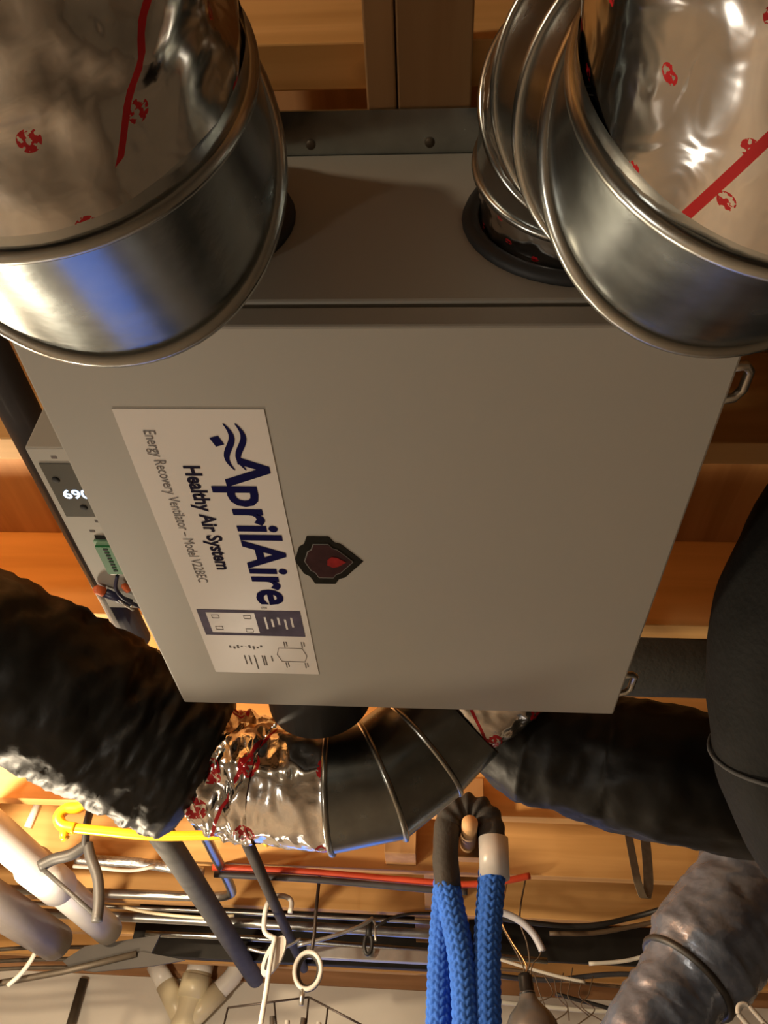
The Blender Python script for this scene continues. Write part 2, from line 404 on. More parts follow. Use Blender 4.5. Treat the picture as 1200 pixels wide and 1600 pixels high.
# label on the door
def on_door(x, y, dz=.0): return V(x, y, DB - dz)
LX0, LX1, LY0, LY1 = -.2355, -.0972, .0895, .562
lab = box('label_sheet', LX0, LX1, LY0, LY1, DB - .0008, DB, 'label_film', erv, 0, 'white printed label with a navy logo')
T0 = .0008; pr = lab
_loc = lab.location.copy()
class P0:                                                     # print sits in the sheet's own frame
    pass
def ptext(nm, s, size, x, y, mat, bold, width, shear=0.0): 
    o = text(nm, s, size, V(0, 0, 0), V(1, 0, 0), V(0, 1, 0), mat, None, bold, width=width, shear=shear)
    for v in o.data.vertices:
        a, b_ = v.co.x, v.co.y
        v.co = V(x + b_, y + a, DB - T0 - .0004)
    o.parent = lab; 
    for v in o.data.vertices: v.co -= (lab.location + erv.location)
    return o
def pplate(nm, x0, x1, y0, y1, mat, h=.0004): 
    return plate(nm, [(0, 0), (y1 - y0, 0), (y1 - y0, x1 - x0), (0, x1 - x0)], V(x0, y0, DB - T0) - lab.location - erv.location, EX, EY, DN, h, mat, None)
def padd(o): o.parent = lab; return o
# logo: word mark without its first capital, which is drawn from strokes
lx, ly = -.150, .1185                                          # baseline x and first y
def stroke(nm, pts, wd, mat='ink_navy'):
    """ribbon of varying width in label coordinates (along, up)"""
    L_, R_ = [], []
    for i, p in enumerate(pts):
        a = pts[max(0, i - 1)]; b_ = pts[min(len(pts) - 1, i + 1)]; d = V(b_[0] - a[0], b_[1] - a[1], 0).normalized()
        w_ = wd[i] if isinstance(wd, (list, tuple)) else wd
        L_.append((p[0] - d.y * w_ / 2, p[1] + d.x * w_ / 2)); R_.append((p[0] + d.y * w_ / 2, p[1] - d.x * w_ / 2))
    n_ = len(pts); vs = []
    for (a, b_) in L_ + R_: vs.append(V(lx + b_, ly + a, DB - T0 - .0004) - lab.location - erv.location)
    fs = [(i, i + 1, n_ + i + 1, n_ + i) for i in range(n_ - 1)]
    return padd(mesh(nm, vs, fs, mat, None, False))
def sw(y0, n_=14):
    pts = []; wd = []
    for i in range(n_):
        t = i / (n_ - 1); pts.append((-.012 + t * .062, y0 + .0045 * math.sin(t * 2 * PI) * 1.1)); wd.append(.0012 + .0052 * math.sin(PI * min(1, t * 1.02)) )
    return pts, wd
padd(plate('logo_capital', [(.0745, 0), (.0540, .0465), (.0450, .0465), (.0310, .0165), (.0415, .0165), (.0490, .0335), (.0635, 0)], V(lx, ly, DB - T0) - lab.location - erv.location, EX, EY, DN, .0004, 'ink_navy', None))
stroke('logo_dot', [(.005, .0005), (.0165, .0045)], .009)
p_, w_ = sw(.0125); stroke('logo_wave', p_, w_)
p_, w_ = sw(.0235); stroke('logo_wave', p_, w_)
ptext('logo_word', 'prilAire', .062, lx, ly + .073, 'ink_navy', .0016, .208)
ptext('logo_mark', '®', .010, lx, ly + .285, 'ink_grey', 0, .005)
ptext('subtitle_line', 'Healthy Air System', .0225, -.187, .163, 'ink_dark', .0007, .168)
ptext('model_line', 'Energy Recovery Ventilator – Model V22BEC', .0165, -.214, .116, 'ink_grey', 0, .240)
# photo strip and its pale panel
padd(pplate('print_panel', -.229, -.1045, .412, .4685, 'print_violet'))
padd(pplate('print_inset', -.219, -.160, .4175, .462, 'print_pale', .0006))
for x, y in ((-.213, .4225), (-.174, .4225), (-.213, .448), (-.176, .4525)):
    tube('print_square', [V(x + a, y + b_, DB - T0 - .0007) - lab.location - erv.location for a, b_ in ((0, 0), (.0085, 0), (.0085, .007), (0, .007))], .0005, 'ink_grey', None, n=4, closed=True).parent = lab
for i in range(5):
    padd(pplate('print_line', -.150 + i * .008, -.1475 + i * .008, .426 + (i % 2) * .004, .452 - (i % 3) * .005, 'print_pale', .0006))
for i, (x, l_) in enumerate(((-.190, .022), (-.184, .022), (-.177, .034), (-.167, .024), (-.164, .024), (-.155, .013))):
    padd(pplate('print_line', x, x + .0016, .517, .517 + l_, 'ink_grey'))
for x, y in ((-.134, .482), (-.112, .482), (-.138, .533), (-.113, .533)):
    padd(pplate('print_line', x, x + .0012, y, y + .013, 'ink_grey')); padd(pplate('print_line', x + .003, x + .0042, y, y + .010, 'ink_grey'))
tube('print_outline', [V(x, y, DB - T0 - .0003) - lab.location - erv.location for x, y in ((-.142, .497), (-.112, .497), (-.108, .515), (-.112, .530), (-.142, .530), (-.146, .513))], .0004, 'ink_grey', None, n=4, closed=True).parent = lab
for i in range(9):
    padd(pplate('print_line', -.205 + i * .005, -.2025 + i * .005, .494 + .002 * math.sin(i * 2.1), .498 + .003 * math.sin(i * 1.3), 'ink_grey'))

# shield sticker
def shield(k, org, dz, mat, nm, par):
    prof = [(-.0375, 0), (-.030, .024), (-.024, .029), (-.0195, .0425), (.0035, .0425), (.0085, .033), (.0155, .030), (.0375, 0)]
    pts = prof + [(x, -y) for x, y in prof[::-1][1:-1]]
    return plate(nm, [(x * k, y * k) for x, y in pts], org - V(0, 0, dz), V(1, 0, 0), V(0, 1, 0), V(0, 0, -1), .0007, mat, par)
so = on_door(-.0605, .3125)
sh = shield(1.0, so, 0, 'badge_black', 'shield_sticker', erv); sh['label'] = 'black shield sticker with a red flame'
def sub(o, par):
    o.parent = par; return o
ib = V(*so)
o = shield(.72, ib, .0007, 'badge_line', 'badge_outline', None); 
def reloc(o, par):
    for v in o.data.vertices: v.co -= erv.location
    o.parent = par
reloc(o, sh); o = shield(.69, ib, .0010, 'badge_maroon', 'badge_field', None); reloc(o, sh)
o = plate('badge_flame', [(-.002, .006), (.004, .010), (.010, .008), (.019, 0), (.010, -.008), (.004, -.009), (-.001, -.004)], ib - V(0, 0, .0017), V(1, 0, 0), V(0, 1, 0), DN, .0005, 'badge_red', None); reloc(o, sh)

# control box on the left side
cb = box('control_box', -.374, -.2985, .1925, .492, 2.09, 2.30, 'cabinet_paint', erv, .002, 'pale control box with a lit display')
cbw = cb.location + erv.location
def cpart(o): 
    for v in o.data.vertices: v.co -= cbw
    o.parent = cb; return o
def cplate(nm, x0, x1, y0, y1, mat, h, z=2.09):
    return cpart(plate(nm, [(x0, y0), (x1, y0), (x1, y1), (x0, y1)], V(0, 0, z), V(1, 0, 0), V(0, 1, 0), DN, h, mat, None))
cplate('display', -.3665, -.316, .2155, .303, 'display_glass', .0012)
t_ = text('display_digits', '690', .020, V(-.3565, .2705, 2.0884), V(1, 0, 0), V(0, -1, 0), 'digit_glow', None, .0004, width=.0305); cpart(t_)
for x, y in ((-.3565, .2405), (-.3405, .2865)):
    cpart(lathe('button', [(.0045, 0), (.004, .001), (.001, .0012)], 'gap_black', None, V(x, y, 2.0888), DN, 14))
for x, y in ((-.347, .2065), (-.333, .3120), (-.345, .3300)):
    cplate('print_mark', x - .003, x + .003, y - .002, y + .002, 'ink_grey', .0003)
cplate('terminal_slot', -.345, -.325, .338, .345, 'gap_black', .0006)
cplate('terminal_block', -.3475, -.330, .345, .352, 'terminal_pale', .004)
cplate('terminal_block', -.347, -.328, .352, .406, 'terminal_green', .007)
for k in range(8): cplate('terminal_screw', -.338, -.333, .355 + k * .006, .358 + k * .006, 'gap_black', .0076)
cplate('cable_tie', -.347, -.336, .411, .4135, 'white_plastic', .003)
cpart(tube('wire', smooth_path([V(-.337, .41, 2.084), V(-.343, .43, 2.078), V(-.337, .45, 2.076), V(-.33, .485, 2.088)]), .0025, 'wire_navy', None, n=6))
cpart(tube('wire', smooth_path([V(-.350, .455, 2.08), V(-.338, .462, 2.074), V(-.333, .474, 2.076), V(-.338, .478, 2.080), V(-.334, .466, 2.080)]), .0015, 'latch_zinc', None, n=6))
cpart(lathe('wire_nut', [(.003, 0), (.0065, .002), (.0055, .013), (.002, .016)], 'wire_nut_orange', None, V(-.363, .4465, 2.083), V(-.6, -.5, 0).normalized(), 12))
cpart(tube('wire_splice', [V(-.363, .4465, 2.083), V(-.347, .4600, 2.082), V(-.335, .468, 2.082)], lambda t: .006 - .001 * t, 'wire_navy', None, n=10))
cpart(lathe('wire_nut', [(.002, 0), (.0045, .002), (.004, .012), (.002, .014)], 'wire_nut_orange', None, V(-.330, .440, 2.082), V(-.3, -.9, 0).normalized(), 12))

# conduit leaving the control box
c_ = thing('metal_conduit', 'short shiny metal conduit below the control box', 'conduit', (-.345, .495, 2.15))
tube('tube', [V(-.345, .494, 2.15), V(-.345, .66, 2.155)], .018, 'conduit_zinc', c_, n=20)
tube('coupling', [V(-.345, .494, 2.15), V(-.345, .515, 2.15)], .022, 'latch_zinc', c_, n=20)
tag(tube('drain_pipe', [V(-.50, -.3, 2.29), V(-.50, .9, 2.29)], .026, 'pipe_charcoal', n=20), 'dark pipe under the joists left of the ventilator cabinet', 'pipe')

# ------------------------------------------------------------------ near ducts
dl = thing('sheet_metal_duct', 'galvanised duct elbow with a blue glint at the ventilator port, foil taped', 'duct', (-.18, 0, 2.19))
NL = [V(-.18, -.007, 2.19), V(-.18, -.055, 2.19), V(-.178, -.115, 2.165), V(-.165, -.162, 2.08), V(-.142, -.187, 1.978), V(-.118, -.213, 1.8975), V(-.117, -.2565, 1.8735), V(-.117, -.2695, 1.8722), V(-.17, -.95, 1.95)]
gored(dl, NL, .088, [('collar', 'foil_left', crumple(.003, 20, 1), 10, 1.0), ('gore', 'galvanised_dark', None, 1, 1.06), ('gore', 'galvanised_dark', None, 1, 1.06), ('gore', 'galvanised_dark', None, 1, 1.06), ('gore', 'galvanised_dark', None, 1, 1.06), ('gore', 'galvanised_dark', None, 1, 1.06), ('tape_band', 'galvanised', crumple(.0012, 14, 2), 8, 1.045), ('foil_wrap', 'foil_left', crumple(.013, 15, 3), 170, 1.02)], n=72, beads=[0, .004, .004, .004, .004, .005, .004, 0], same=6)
drr = thing('sheet_metal_duct', 'galvanised duct elbow with pinkish foil wrap and diagonal red line', 'duct', (.18, 0, 2.19))
NR = [V(.18, -.007, 2.19), V(.18, -.055, 2.19), V(.181, -.115, 2.165), V(.186, -.163, 2.08), V(.194, -.188, 1.983), V(.202, -.208, 1.907), V(.206, -.250, 1.874), V(.2063, -.263, 1.873), V(.22, -.95, 1.97)]
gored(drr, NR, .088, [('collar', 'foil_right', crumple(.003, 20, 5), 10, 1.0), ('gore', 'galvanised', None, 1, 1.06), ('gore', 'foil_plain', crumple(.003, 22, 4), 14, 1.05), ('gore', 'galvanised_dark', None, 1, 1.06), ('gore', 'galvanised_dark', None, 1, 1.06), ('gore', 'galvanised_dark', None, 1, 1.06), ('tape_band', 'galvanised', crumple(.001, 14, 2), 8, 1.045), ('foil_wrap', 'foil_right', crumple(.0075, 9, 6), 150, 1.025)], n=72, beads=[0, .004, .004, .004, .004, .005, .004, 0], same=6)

# ------------------------------------------------------------------ far ducts
def wrinkle(amp, f, tw=1.0, seed=0.0):
    off = V(seed, seed * 2, seed * 3)
    def d(u, s, p):
        a = 2 * PI * u
        q = V(math.cos(a) * .8, math.sin(a) * .8, s * f + u * tw)
        q2 = V(math.cos(a) * 2, math.sin(a) * 2, s * f * 2.1 + u * tw * 2) 
        return amp * (.9 * ridged(q + off, 1.6) + .6 * ridged(q2 + off, 1.9) + .5 * noise.noise((p + off) * 30)) - amp * .6
    return d
bl = thing('insulated_flex_duct', 'wrinkled black plastic flexible duct left of the taped elbow', 'duct', (-.45, .85, 2.08))
BP = smooth_path([V(-1.55, .30, 2.20), V(-1.0, .52, 2.175), V(-.66, .70, 2.135), V(-.46, .84, 2.090), V(-.325, .91, 2.052)], 30)
tube('jacket', BP, lambda t: .130 if t < .97 else .130 - (t - .97) * 1.1, 'flex_black', bl, n=80, disp=wrinkle(.008, 17, 2.6, 1.3))
el = thing('sheet_metal_duct', 'galvanised elbow with crumpled foil tape between two black ducts', 'duct', (-.05, .9, 2.0))
NE = [V(-.308, .902, 2.048), V(-.21, .89, 2.022), V(-.108, .885, 2.012), V(-.030, .885, 2.031), V(.034, .88, 2.084), V(.095, .86, 2.145), V(.18, .80, 2.20)]
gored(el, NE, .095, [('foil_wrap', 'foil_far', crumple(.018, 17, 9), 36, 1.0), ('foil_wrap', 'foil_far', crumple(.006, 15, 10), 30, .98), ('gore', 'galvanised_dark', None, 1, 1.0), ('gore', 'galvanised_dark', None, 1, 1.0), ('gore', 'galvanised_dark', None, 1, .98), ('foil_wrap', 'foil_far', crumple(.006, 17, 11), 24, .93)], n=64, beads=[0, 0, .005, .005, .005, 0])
br = thing('insulated_flex_duct', 'smooth black insulated duct right of the taped elbow', 'duct', (.4, .95, 2.1))
tube('jacket', smooth_path([V(.150, 1.0, 2.178), V(.24, 1.0, 2.158), V(.356, .985, 2.122), V(.452, .965, 2.093), V(.66, .98, 2.070), V(.9, .99, 2.05), V(1.4, .95, 2.02)], 22), lambda t: .112 * min(1, .66 + t * 2.6), 'flex_black', br, n=64, disp=wrinkle(.006, 6, 1.0, 4.4))
bg = thing('insulated_duct', 'large dull dark grey insulated duct elbow at the right edge', 'duct', (.55, .5, 2.0))
GP = smooth_path([V(.98, .02, 2.18), V(.74, .16, 2.16), V(.562, .36, 2.09), V(.540, .52, 1.99), V(.60, .62, 1.88), V(.80, .70, 1.78), V(1.3, .75, 1.72)], 16)
tube('jacket', GP, .150, 'jacket_grey', bg, n=56, disp=lambda u, s, p: .006 * noise.noise(p * 14))
gp = GP[52]; gt = (GP[53] - GP[51]).normalized(); ge = perp(gt); gb = gt.cross(ge)
tube('seam_tape', [gp + (ge * math.cos(a) + gb * math.sin(a)) * .1535 for a in [2 * PI * k / 48 for k in range(48)]], .0025, 'pipe_grey', bg, n=6, closed=True)
sd = thing('insulated_duct', 'silvery foil jacketed duct hanging below the black duct at lower right', 'duct', (.75, 1.6, 2.0))
SP = smooth_path([V(1.02, 1.72, 2.34), V(.84, 1.63, 2.19), V(.725, 1.6, 2.06), V(.625, 1.59, 1.95), V(.535, 1.58, 1.85), V(.46, 1.57, 1.72), V(.42, 1.56, 1.4)], 18)
sj = tube('jacket', SP, lambda t: .118 - .028 * min(1, max(0, (t - .50) * 12)) , 'jacket_silver', sd, n=56, disp=wrinkle(.0055, 20, 3.0, 7.7))
gp = SP[61]; gt = (SP[62] - SP[60]).normalized(); ge = perp(gt); gb = gt.cross(ge)
tube('strap', [gp + (ge * math.cos(a) + gb * math.sin(a)) * .099 for a in [2 * PI * k / 40 for k in range(40)]], .008, 'rubber_strap', sd, n=8, closed=True)
tag(tube('insulated_pipe', [V(.30, 1.19, 2.425), V(1.6, 1.19, 2.425)], .062, 'jacket_grey', n=28, disp=lambda u, s, p: .003 * noise.noise(p * 20)), 'dark insulated pipe running under the floor between joists at right', 'pipe')

# ------------------------------------------------------------------ pipes at the left
pv = thing('pvc_pipe', 'bright white plastic drain pipe running to the back wall', 'pipe', (-1.2, 2.2, 2.28))
tube('pipe', [V(-1.22, 1.3, 2.275), V(-1.20, 1.97, 2.275), V(-1.19, 2.5, 2.272), V(-1.183, 2.99, 2.268)], .052, 'pvc_white', pv, n=32)
tube('coupling', [V(-1.199, 2.24, 2.273), V(-1.193, 2.46, 2.272)], .061, 'pvc_white', pv, n=32)
pg = thing('drain_pipe', 'grey brown plastic drain pipe beside the white pipe', 'pipe', (-1.4, 2.4, 2.22))
tube('pipe', [V(-1.50, 1.3, 2.225), V(-1.43, 2.2, 2.225), V(-1.376, 2.99, 2.22)], .066, 'pvc_grey', pg, n=32)
tube('coupling', [V(-1.455, 1.9, 2.225), V(-1.425, 2.3, 2.225)], .076, 'pvc_white', pg, n=32)
# plastic loop around the white pipe
hl = thing('pipe_hanger', 'dark grey triangular plastic hanger in front of the white pipe', 'hanger', (-1.0, 2.1, 2.2))
tube('arm', smooth_path([V(-1.112, 2.1, 2.230), V(-1.073, 2.1, 2.253), V(-1.025, 2.1, 2.268), V(-.985, 2.1, 2.300)], 5), .017, 'plastic_grey', hl, n=12)
tube('leg', smooth_path([V(-.985, 2.1, 2.300), V(-.965, 2.1, 2.262), V(-.929, 2.1, 2.208), V(-.907, 2.1, 2.147), V(-.897, 2.1, 2.088)], 5), .016, 'plastic_grey', hl, n=12)
tube('rod', [V(-1.108, 2.1, 2.229), V(-.905, 2.1, 2.104)], .0065, 'plastic_grey', hl, n=10)
tube('tab', [V(-.990, 2.1, 2.29), V(-1.005, 2.1, 2.36), V(-1.01, 2.1, 2.5595)], .020, 'plastic_grey', hl, n=12, flat=.5)
# yellow bar with hooked ends
yh = thing('yellow_hook', 'bright yellow plastic bar with hooked ends in front of the pipes', 'hook', (-.65, 1.76, 2.24))
tube('bar', smooth_path([V(-.901, 1.72, 2.219), V(-.798, 1.72, 2.213), V(-.661, 1.72, 2.206), V(-.513, 1.72, 2.213), V(-.346, 1.72, 2.222)], 6), .0125, 'yellow_plastic', yh, n=12)
tube('hook', smooth_path([V(-.869, 1.72, 2.216), V(-.906, 1.72, 2.223), V(-.923, 1.72, 2.245), V(-.909, 1.72, 2.266), V(-.874, 1.72, 2.272), V(-.84, 1.72, 2.30), V(-.82, 1.76, 2.36), V(-.81, 1.86, 2.40), V(-.81, 1.912, 2.42)], 6), .015, 'yellow_plastic', yh, n=12)
tube('knob', [V(-.898, 1.72, 2.218), V(-.895, 1.72, 2.198), V(-.888, 1.72, 2.190)], .011, 'yellow_plastic', yh, n=10)
tube('knob', [V(-.375, 1.72, 2.22), V(-.368, 1.72, 2.200), V(-.362, 1.72, 2.196)], .010, 'yellow_plastic', yh, n=10)
# grey pipes going back
tag(tube('rubber_pipe', [V(-.70, 1.80, 2.27), V(-.702, 2.1, 2.27), V(-.715, 2.7, 2.27), V(-.735, 3.72, 2.265)], .036, 'pipe_grey', n=24), 'thick dark grey pipe slanting down towards the cream fitting', 'pipe')
tag(tube('steel_pipe', [V(-.468, 1.85, 2.275), V(-.478, 2.56, 2.27), V(-.485, 3.45, 2.262)], .0175, 'pipe_charcoal', n=18), 'thin dark pipe that the white hook hangs from', 'pipe')
tag(tube('conduit', smooth_path([V(-.635, 1.98, 2.342), V(-.64, 2.2, 2.342), V(-.655, 2.62, 2.342), V(-.680, 2.72, 2.342), V(-.76, 2.76, 2.342), V(-.95, 2.77, 2.343), V(-1.3, 2.78, 2.343), V(-2.2, 2.78, 2.343)], 6), .0165, 'conduit_zinc', n=16), 'grey conduit bending left below the joist', 'conduit')
# conduits and hoses running across
def run(nm, pts, r, mat, label, cat, group=None, n=12, sub=6):
    return tag(tube(nm, smooth_path(pts, sub), r, mat, n=n), label, cat, group)
run('conduit', [V(-2.4, 3.09, 2.342), V(-1.2, 3.09, 2.342), V(-.6, 3.09, 2.338), V(.12, 3.09, 2.330)], .018, 'conduit_zinc', 'thick zinc conduit crossing behind the thick grey pipe', 'conduit')
run('conduit', [V(-2.4, 2.99, 2.352), V(-1.2, 2.99, 2.352), V(-.4, 2.99, 2.350), V(.06, 2.99, 2.347)], .0075, 'conduit_zinc', 'thin bright conduit just under the joist, upper of the crossing runs', 'conduit')
run('conduit', [V(-1.12, 3.25, 2.322), V(-.5, 3.25, 2.320), V(.5, 3.25, 2.292)], .0115, 'galvanised', 'thin metal conduit crossing low behind the white hook', 'conduit')
tag(box('bay_shade_strip', -1.22, .16, 3.395, 3.4375, 2.270, 2.47, 'shade_black', None, .003), 'dark strip standing in for the shaded joist bay behind the crossing conduits', 'shade strip')  # dark box put where the far joist face is only in shade
tag(box('bay_shade_strip', .20, 1.6, 3.41, 3.4375, 2.325, 2.47, 'shade_black', None, .003), 'slim dark strip standing in for shade between the joists right of the rope', 'shade strip')  # stands for the shaded band between the far joists
tag(box('steel_strut', -.42, .10, 3.0, 3.035, 2.212, 2.252, 'conduit_zinc', None, .002), 'flat grey steel strut crossing behind the metal ring', 'strut')
run('hose', [V(-.67, 2.395, 2.336), V(-.5, 2.395, 2.336), V(-.31, 2.395, 2.333), V(.04, 2.395, 2.318), V(.16, 2.395, 2.316), V(.28, 2.395, 2.332), V(.36, 2.40, 2.352)], .0105, 'hose_red', 'red hose clipped along the bottom of the joist', 'hose')
run('hose', [V(-.66, 2.393, 2.314), V(-.5, 2.393, 2.313), V(-.31, 2.393, 2.310), V(.04, 2.393, 2.295), V(.16, 2.393, 2.293)], .0105, 'hose_dark', 'dark hose just below the red hose', 'hose')
bh = thing('braided_hose', 'steel braided hose left of the thick grey pipe', 'hose', (-.85, 2.4, 2.33))
tube('hose', smooth_path([V(-1.135, 2.40, 2.346), V(-1.05, 2.40, 2.345), V(-.9, 2.40, 2.34), V(-.76, 2.40, 2.325)], 6), .0165, 'braid_steel', bh, n=16)
tube('fitting', [V(-.78, 2.40, 2.328), V(-.745, 2.398, 2.322), V(-.70, 2.396, 2.318)], .019, 'latch_zinc', bh, n=12)
run('cable', [V(-1.12, 2.36, 2.312), V(-1.05, 2.36, 2.310), V(-.93, 2.36, 2.306), V(-.85, 2.36, 2.322)], .0065, 'cable_white', 'white cable under the braided hose', 'cable')
run('cable', [V(-1.15, 2.95, 2.345), V(-1.0, 2.95, 2.325), V(-.8, 2.95, 2.318), V(-.7, 2.95, 2.33)], .006, 'cpvc_cream', 'thin yellowish cable sagging above the thick conduit', 'cable')
run('cable', [V(-.44, 2.9, 2.228), V(-.32, 2.9, 2.262), V(-.22, 2.9, 2.30), V(-.17, 2.9, 2.332)], .0075, 'conduit_zinc', 'stiff grey cable rising from the ring to the black hook', 'cable')
run('cable', [V(-.16, 2.9, 2.30), V(-.1, 2.9, 2.335), V(-.03, 2.9, 2.352), V(.05, 2.9, 2.356)], .0055, 'cable_black', 'thin black cable curving up right of the black hook', 'cable')
run('cable', [V(-.62, 2.9, 2.21), V(-.55, 2.9, 2.20), V(-.48, 2.9, 2.222), V(-.43, 2.9, 2.25)], .006, 'conduit_zinc', 'short grey cable looping left of the white hook', 'cable')
# black hook hanging from the cross conduit
bk = thing('black_hook', 'small black plastic hook hanging from the bright conduit', 'hook', (-.19, 2.95, 2.30))
tube('ring', [V(-.188 + .014 * math.cos(a), 2.97, 2.258 + .034 * math.sin(a)) for a in [2 * PI * k / 20 for k in range(20)]], .007, 'cable_black', bk, n=8, closed=True)
tube('shank', [V(-.188, 2.97, 2.285), V(-.188, 2.97, 2.335)], .012, 'cable_black', bk, n=10)
tube('clip', smooth_path([V(-.178, 2.965, 2.345), V(-.166, 2.965, 2.325), V(-.164, 2.965, 2.29), V(-.160, 2.965, 2.27)], 4), .005, 'latch_zinc', bk, n=8)
# white cord and its hook
wh = thing('plastic_pulley', 'white plastic hook and cleat hanging on the thin dark pipe', 'hook', (-.46, 2.58, 2.25))
tube('hook', smooth_path([V(-.425, 2.56, 2.25), V(-.425, 2.56, 2.285), V(-.445, 2.56, 2.30), V(-.478, 2.56, 2.3005), V(-.505, 2.56, 2.275), V(-.508, 2.56, 2.215), V(-.498, 2.56, 2.185), V(-.47, 2.56, 2.172)], 6), .0085, 'white_plastic', wh, n=10)
bm_pts = [(math.cos(a) * .034, math.sin(a) * .062) for a in [2 * PI * k / 28 for k in range(28)]]
plate('cleat', bm_pts, V(-.462, 2.555, 2.118), V(.95, 0, .30).normalized(), V(.25, 0, .97).normalized(), V(0, 1, 0), .018, 'white_plastic', wh)
plate('cleat', [(x * .30, y * .5) for x, y in bm_pts], V(-.474, 2.553, 2.105), V(.95, 0, .30).normalized(), V(.25, 0, .97).normalized(), V(0, 1, 0), .003, 'cable_black', wh)
run('cord', [V(-.462, 2.545, 2.172), V(-.466, 2.535, 2.10), V(-.468, 2.535, 2.0), V(-.472, 2.535, 1.9), V(-.476, 2.535, 1.6)], .0082, 'rope_white', 'thin white cord hanging straight down from the white hook', 'cord')
# metal ring holder
rg = thing('metal_ring', 'worn pale metal ring hanging beside the white cord', 'ring', (-.36, 2.6, 2.1))
tube('ring', [V(-.352 + .043 * math.cos(a), 2.60, 2.09 + .054 * math.sin(a)) for a in [2 * PI * k / 36 for k in range(36)]], .0075, 'white_plastic', rg, n=10, closed=True)
tube('ring_liner', [V(-.352 + .038 * math.cos(a), 2.615, 2.09 + .050 * math.sin(a)) for a in [2 * PI * k / 36 for k in range(36)]], .011, 'sheet_brown', rg, n=10, closed=True)
tube('stem', [V(-.345, 2.6, 2.148), V(-.342, 2.6, 2.20), V(-.344, 2.6, 2.26), V(-.344, 2.6, 2.5595)], .006, 'wire_dark', rg, n=8)
tube('stem', [V(-.362, 2.6, 2.036), V(-.362, 2.6, 1.99)], .008, 'latch_zinc', rg, n=8)
# wire rack below
wr = thing('wire_rack', 'thin wire rack at the bottom behind the white cord', 'rack', (-.37, 2.9, 1.95))
for a_, b_ in (((-.66, 2.9, 2.02), (-.38, 2.9, 2.065)), ((-.38, 2.9, 2.065), (-.10, 2.9, 1.955)), ((-.66, 2.9, 2.02), (-.68, 2.9, 1.80)), ((-.10, 2.9, 1.955), (-.09, 2.9, 1.80)), ((-.67, 2.9, 1.965), (-.36, 2.9, 1.925)), ((-.36, 2.9, 1.925), (-.10, 2.9, 1.88)), ((-.38, 2.9, 2.065), (-.38, 2.9, 1.8)), ((-.31, 2.9, 2.035), (-.32, 2.9, 1.8)), ((-.5, 2.9, 2.045), (-.44, 2.9, 1.8)), ((-.54, 2.9, 2.0), (-.48, 2.9, 1.8))):
    tube('rack_wire', [V(*a_), V(*b_)], .0035, 'wire_dark', wr, n=6)
for k in range(4):
    x = -.50 + k * .055
    tube('rack_rod', [V(x, 2.89, 2.00 - .01 * (k % 2)), V(x + .03 - .02 * k, 2.89, 1.82)], .009, 'white_plastic' if k % 2 else 'conduit_zinc', wr, n=8)
# cream double wye on the wall
wy = thing('pipe_fitting', 'cream plastic double wye fitting with white stubs on the back wall', 'pipe fitting', (-1.16, 4.2, 2.2))
WX, WYY = -1.150, 4.215
tube('trunk', [V(WX + .03, WYY, 2.370), V(WX + .028, WYY, 2.330), V(WX - .005, WYY, 2.080), V(WX - .03, WYY, 1.630)], .066, 'cpvc_cream', wy, n=28)
tube('hub', [V(WX + .028, WYY, 2.355), V(WX + .018, WYY, 2.255)], .075, 'cpvc_cream', wy, n=28)
tube('hub', [V(WX + .000, WYY, 2.130), V(WX - .01, WYY, 2.040)], .075, 'cpvc_cream', wy, n=28)
tube('stub', [V(WX + .036, WYY, 2.415), V(WX + .028, WYY, 2.350)], .064, 'pvc_white', wy, n=28)
tube('stub', [V(WX + .046, WYY, 2.490), V(WX + .036, WYY, 2.414)], .058, 'sheet_brown', wy, n=28)
tube('branch', [V(WX + .005, WYY, 2.150), V(WX - .125, WYY, 2.315)], .050, 'cpvc_cream', wy, n=24)
tube('stub', [V(WX - .12, WYY, 2.309), V(WX - .20, WYY, 2.400)], .045, 'pvc_white', wy, n=24)
tube('branch', [V(WX + .005, WYY, 2.140), V(WX + .15, WYY, 2.300)], .050, 'cpvc_cream', wy, n=24)
tube('stub', smooth_path([V(WX + .14, WYY, 2.290), V(WX + .205, WYY, 2.365), V(WX + .225, WYY, 2.430), V(WX + .225, WYY, 2.500)], 5), .045, 'pvc_white', wy, n=24)
# bent steel channel in front of the pipes
ch = thing('steel_channel', 'dull brown sheet metal channel across the lower ends of the pipes', 'channel', (-1.25, 3.18, 2.2))
def xz(nm, pts, y, th, mat, par): return plate(nm, pts, V(0, y, 0), V(1, 0, 0), V(0, 0, 1), V(0, 1, 0), th, mat, par)
xz('web', [(-1.344, 2.164), (-1.272, 2.218), (-.992, 2.27), (-1.014, 2.196), (-1.312, 2.144)][::-1], 3.028, .012, 'sheet_brown', ch)
xz('flange', [(-1.325, 2.141), (-1.043, 2.206), (-.874, 2.185), (-.995, 2.16), (-1.209, 2.131)][::-1], 3.016, .010, 'sheet_brown', ch)
tube('lip', [V(-2.013, 3.01, 1.999), V(-1.555, 3.01, 2.076), V(-1.325, 3.01, 2.125), V(-1.061, 3.01, 2.197)], .012, 'steel_rust', ch, n=10)
tag(tube('wall_conduit', [V(-1.72, 4.28, 2.33), V(-1.75, 4.28, 1.6)], .022, 'steel_rust', n=14), 'rusty vertical conduit on the back wall at lower left', 'conduit')
run('cable', [V(-1.66, 2.95, 2.30), V(-1.60, 2.95, 2.23), V(-1.57, 2.95, 2.16), V(-1.545, 2.95, 2.08), V(-1.53, 2.95, 2.055)], .0095, 'cable_white', 'cream cable drooping from the drain pipe, left of two', 'cable')
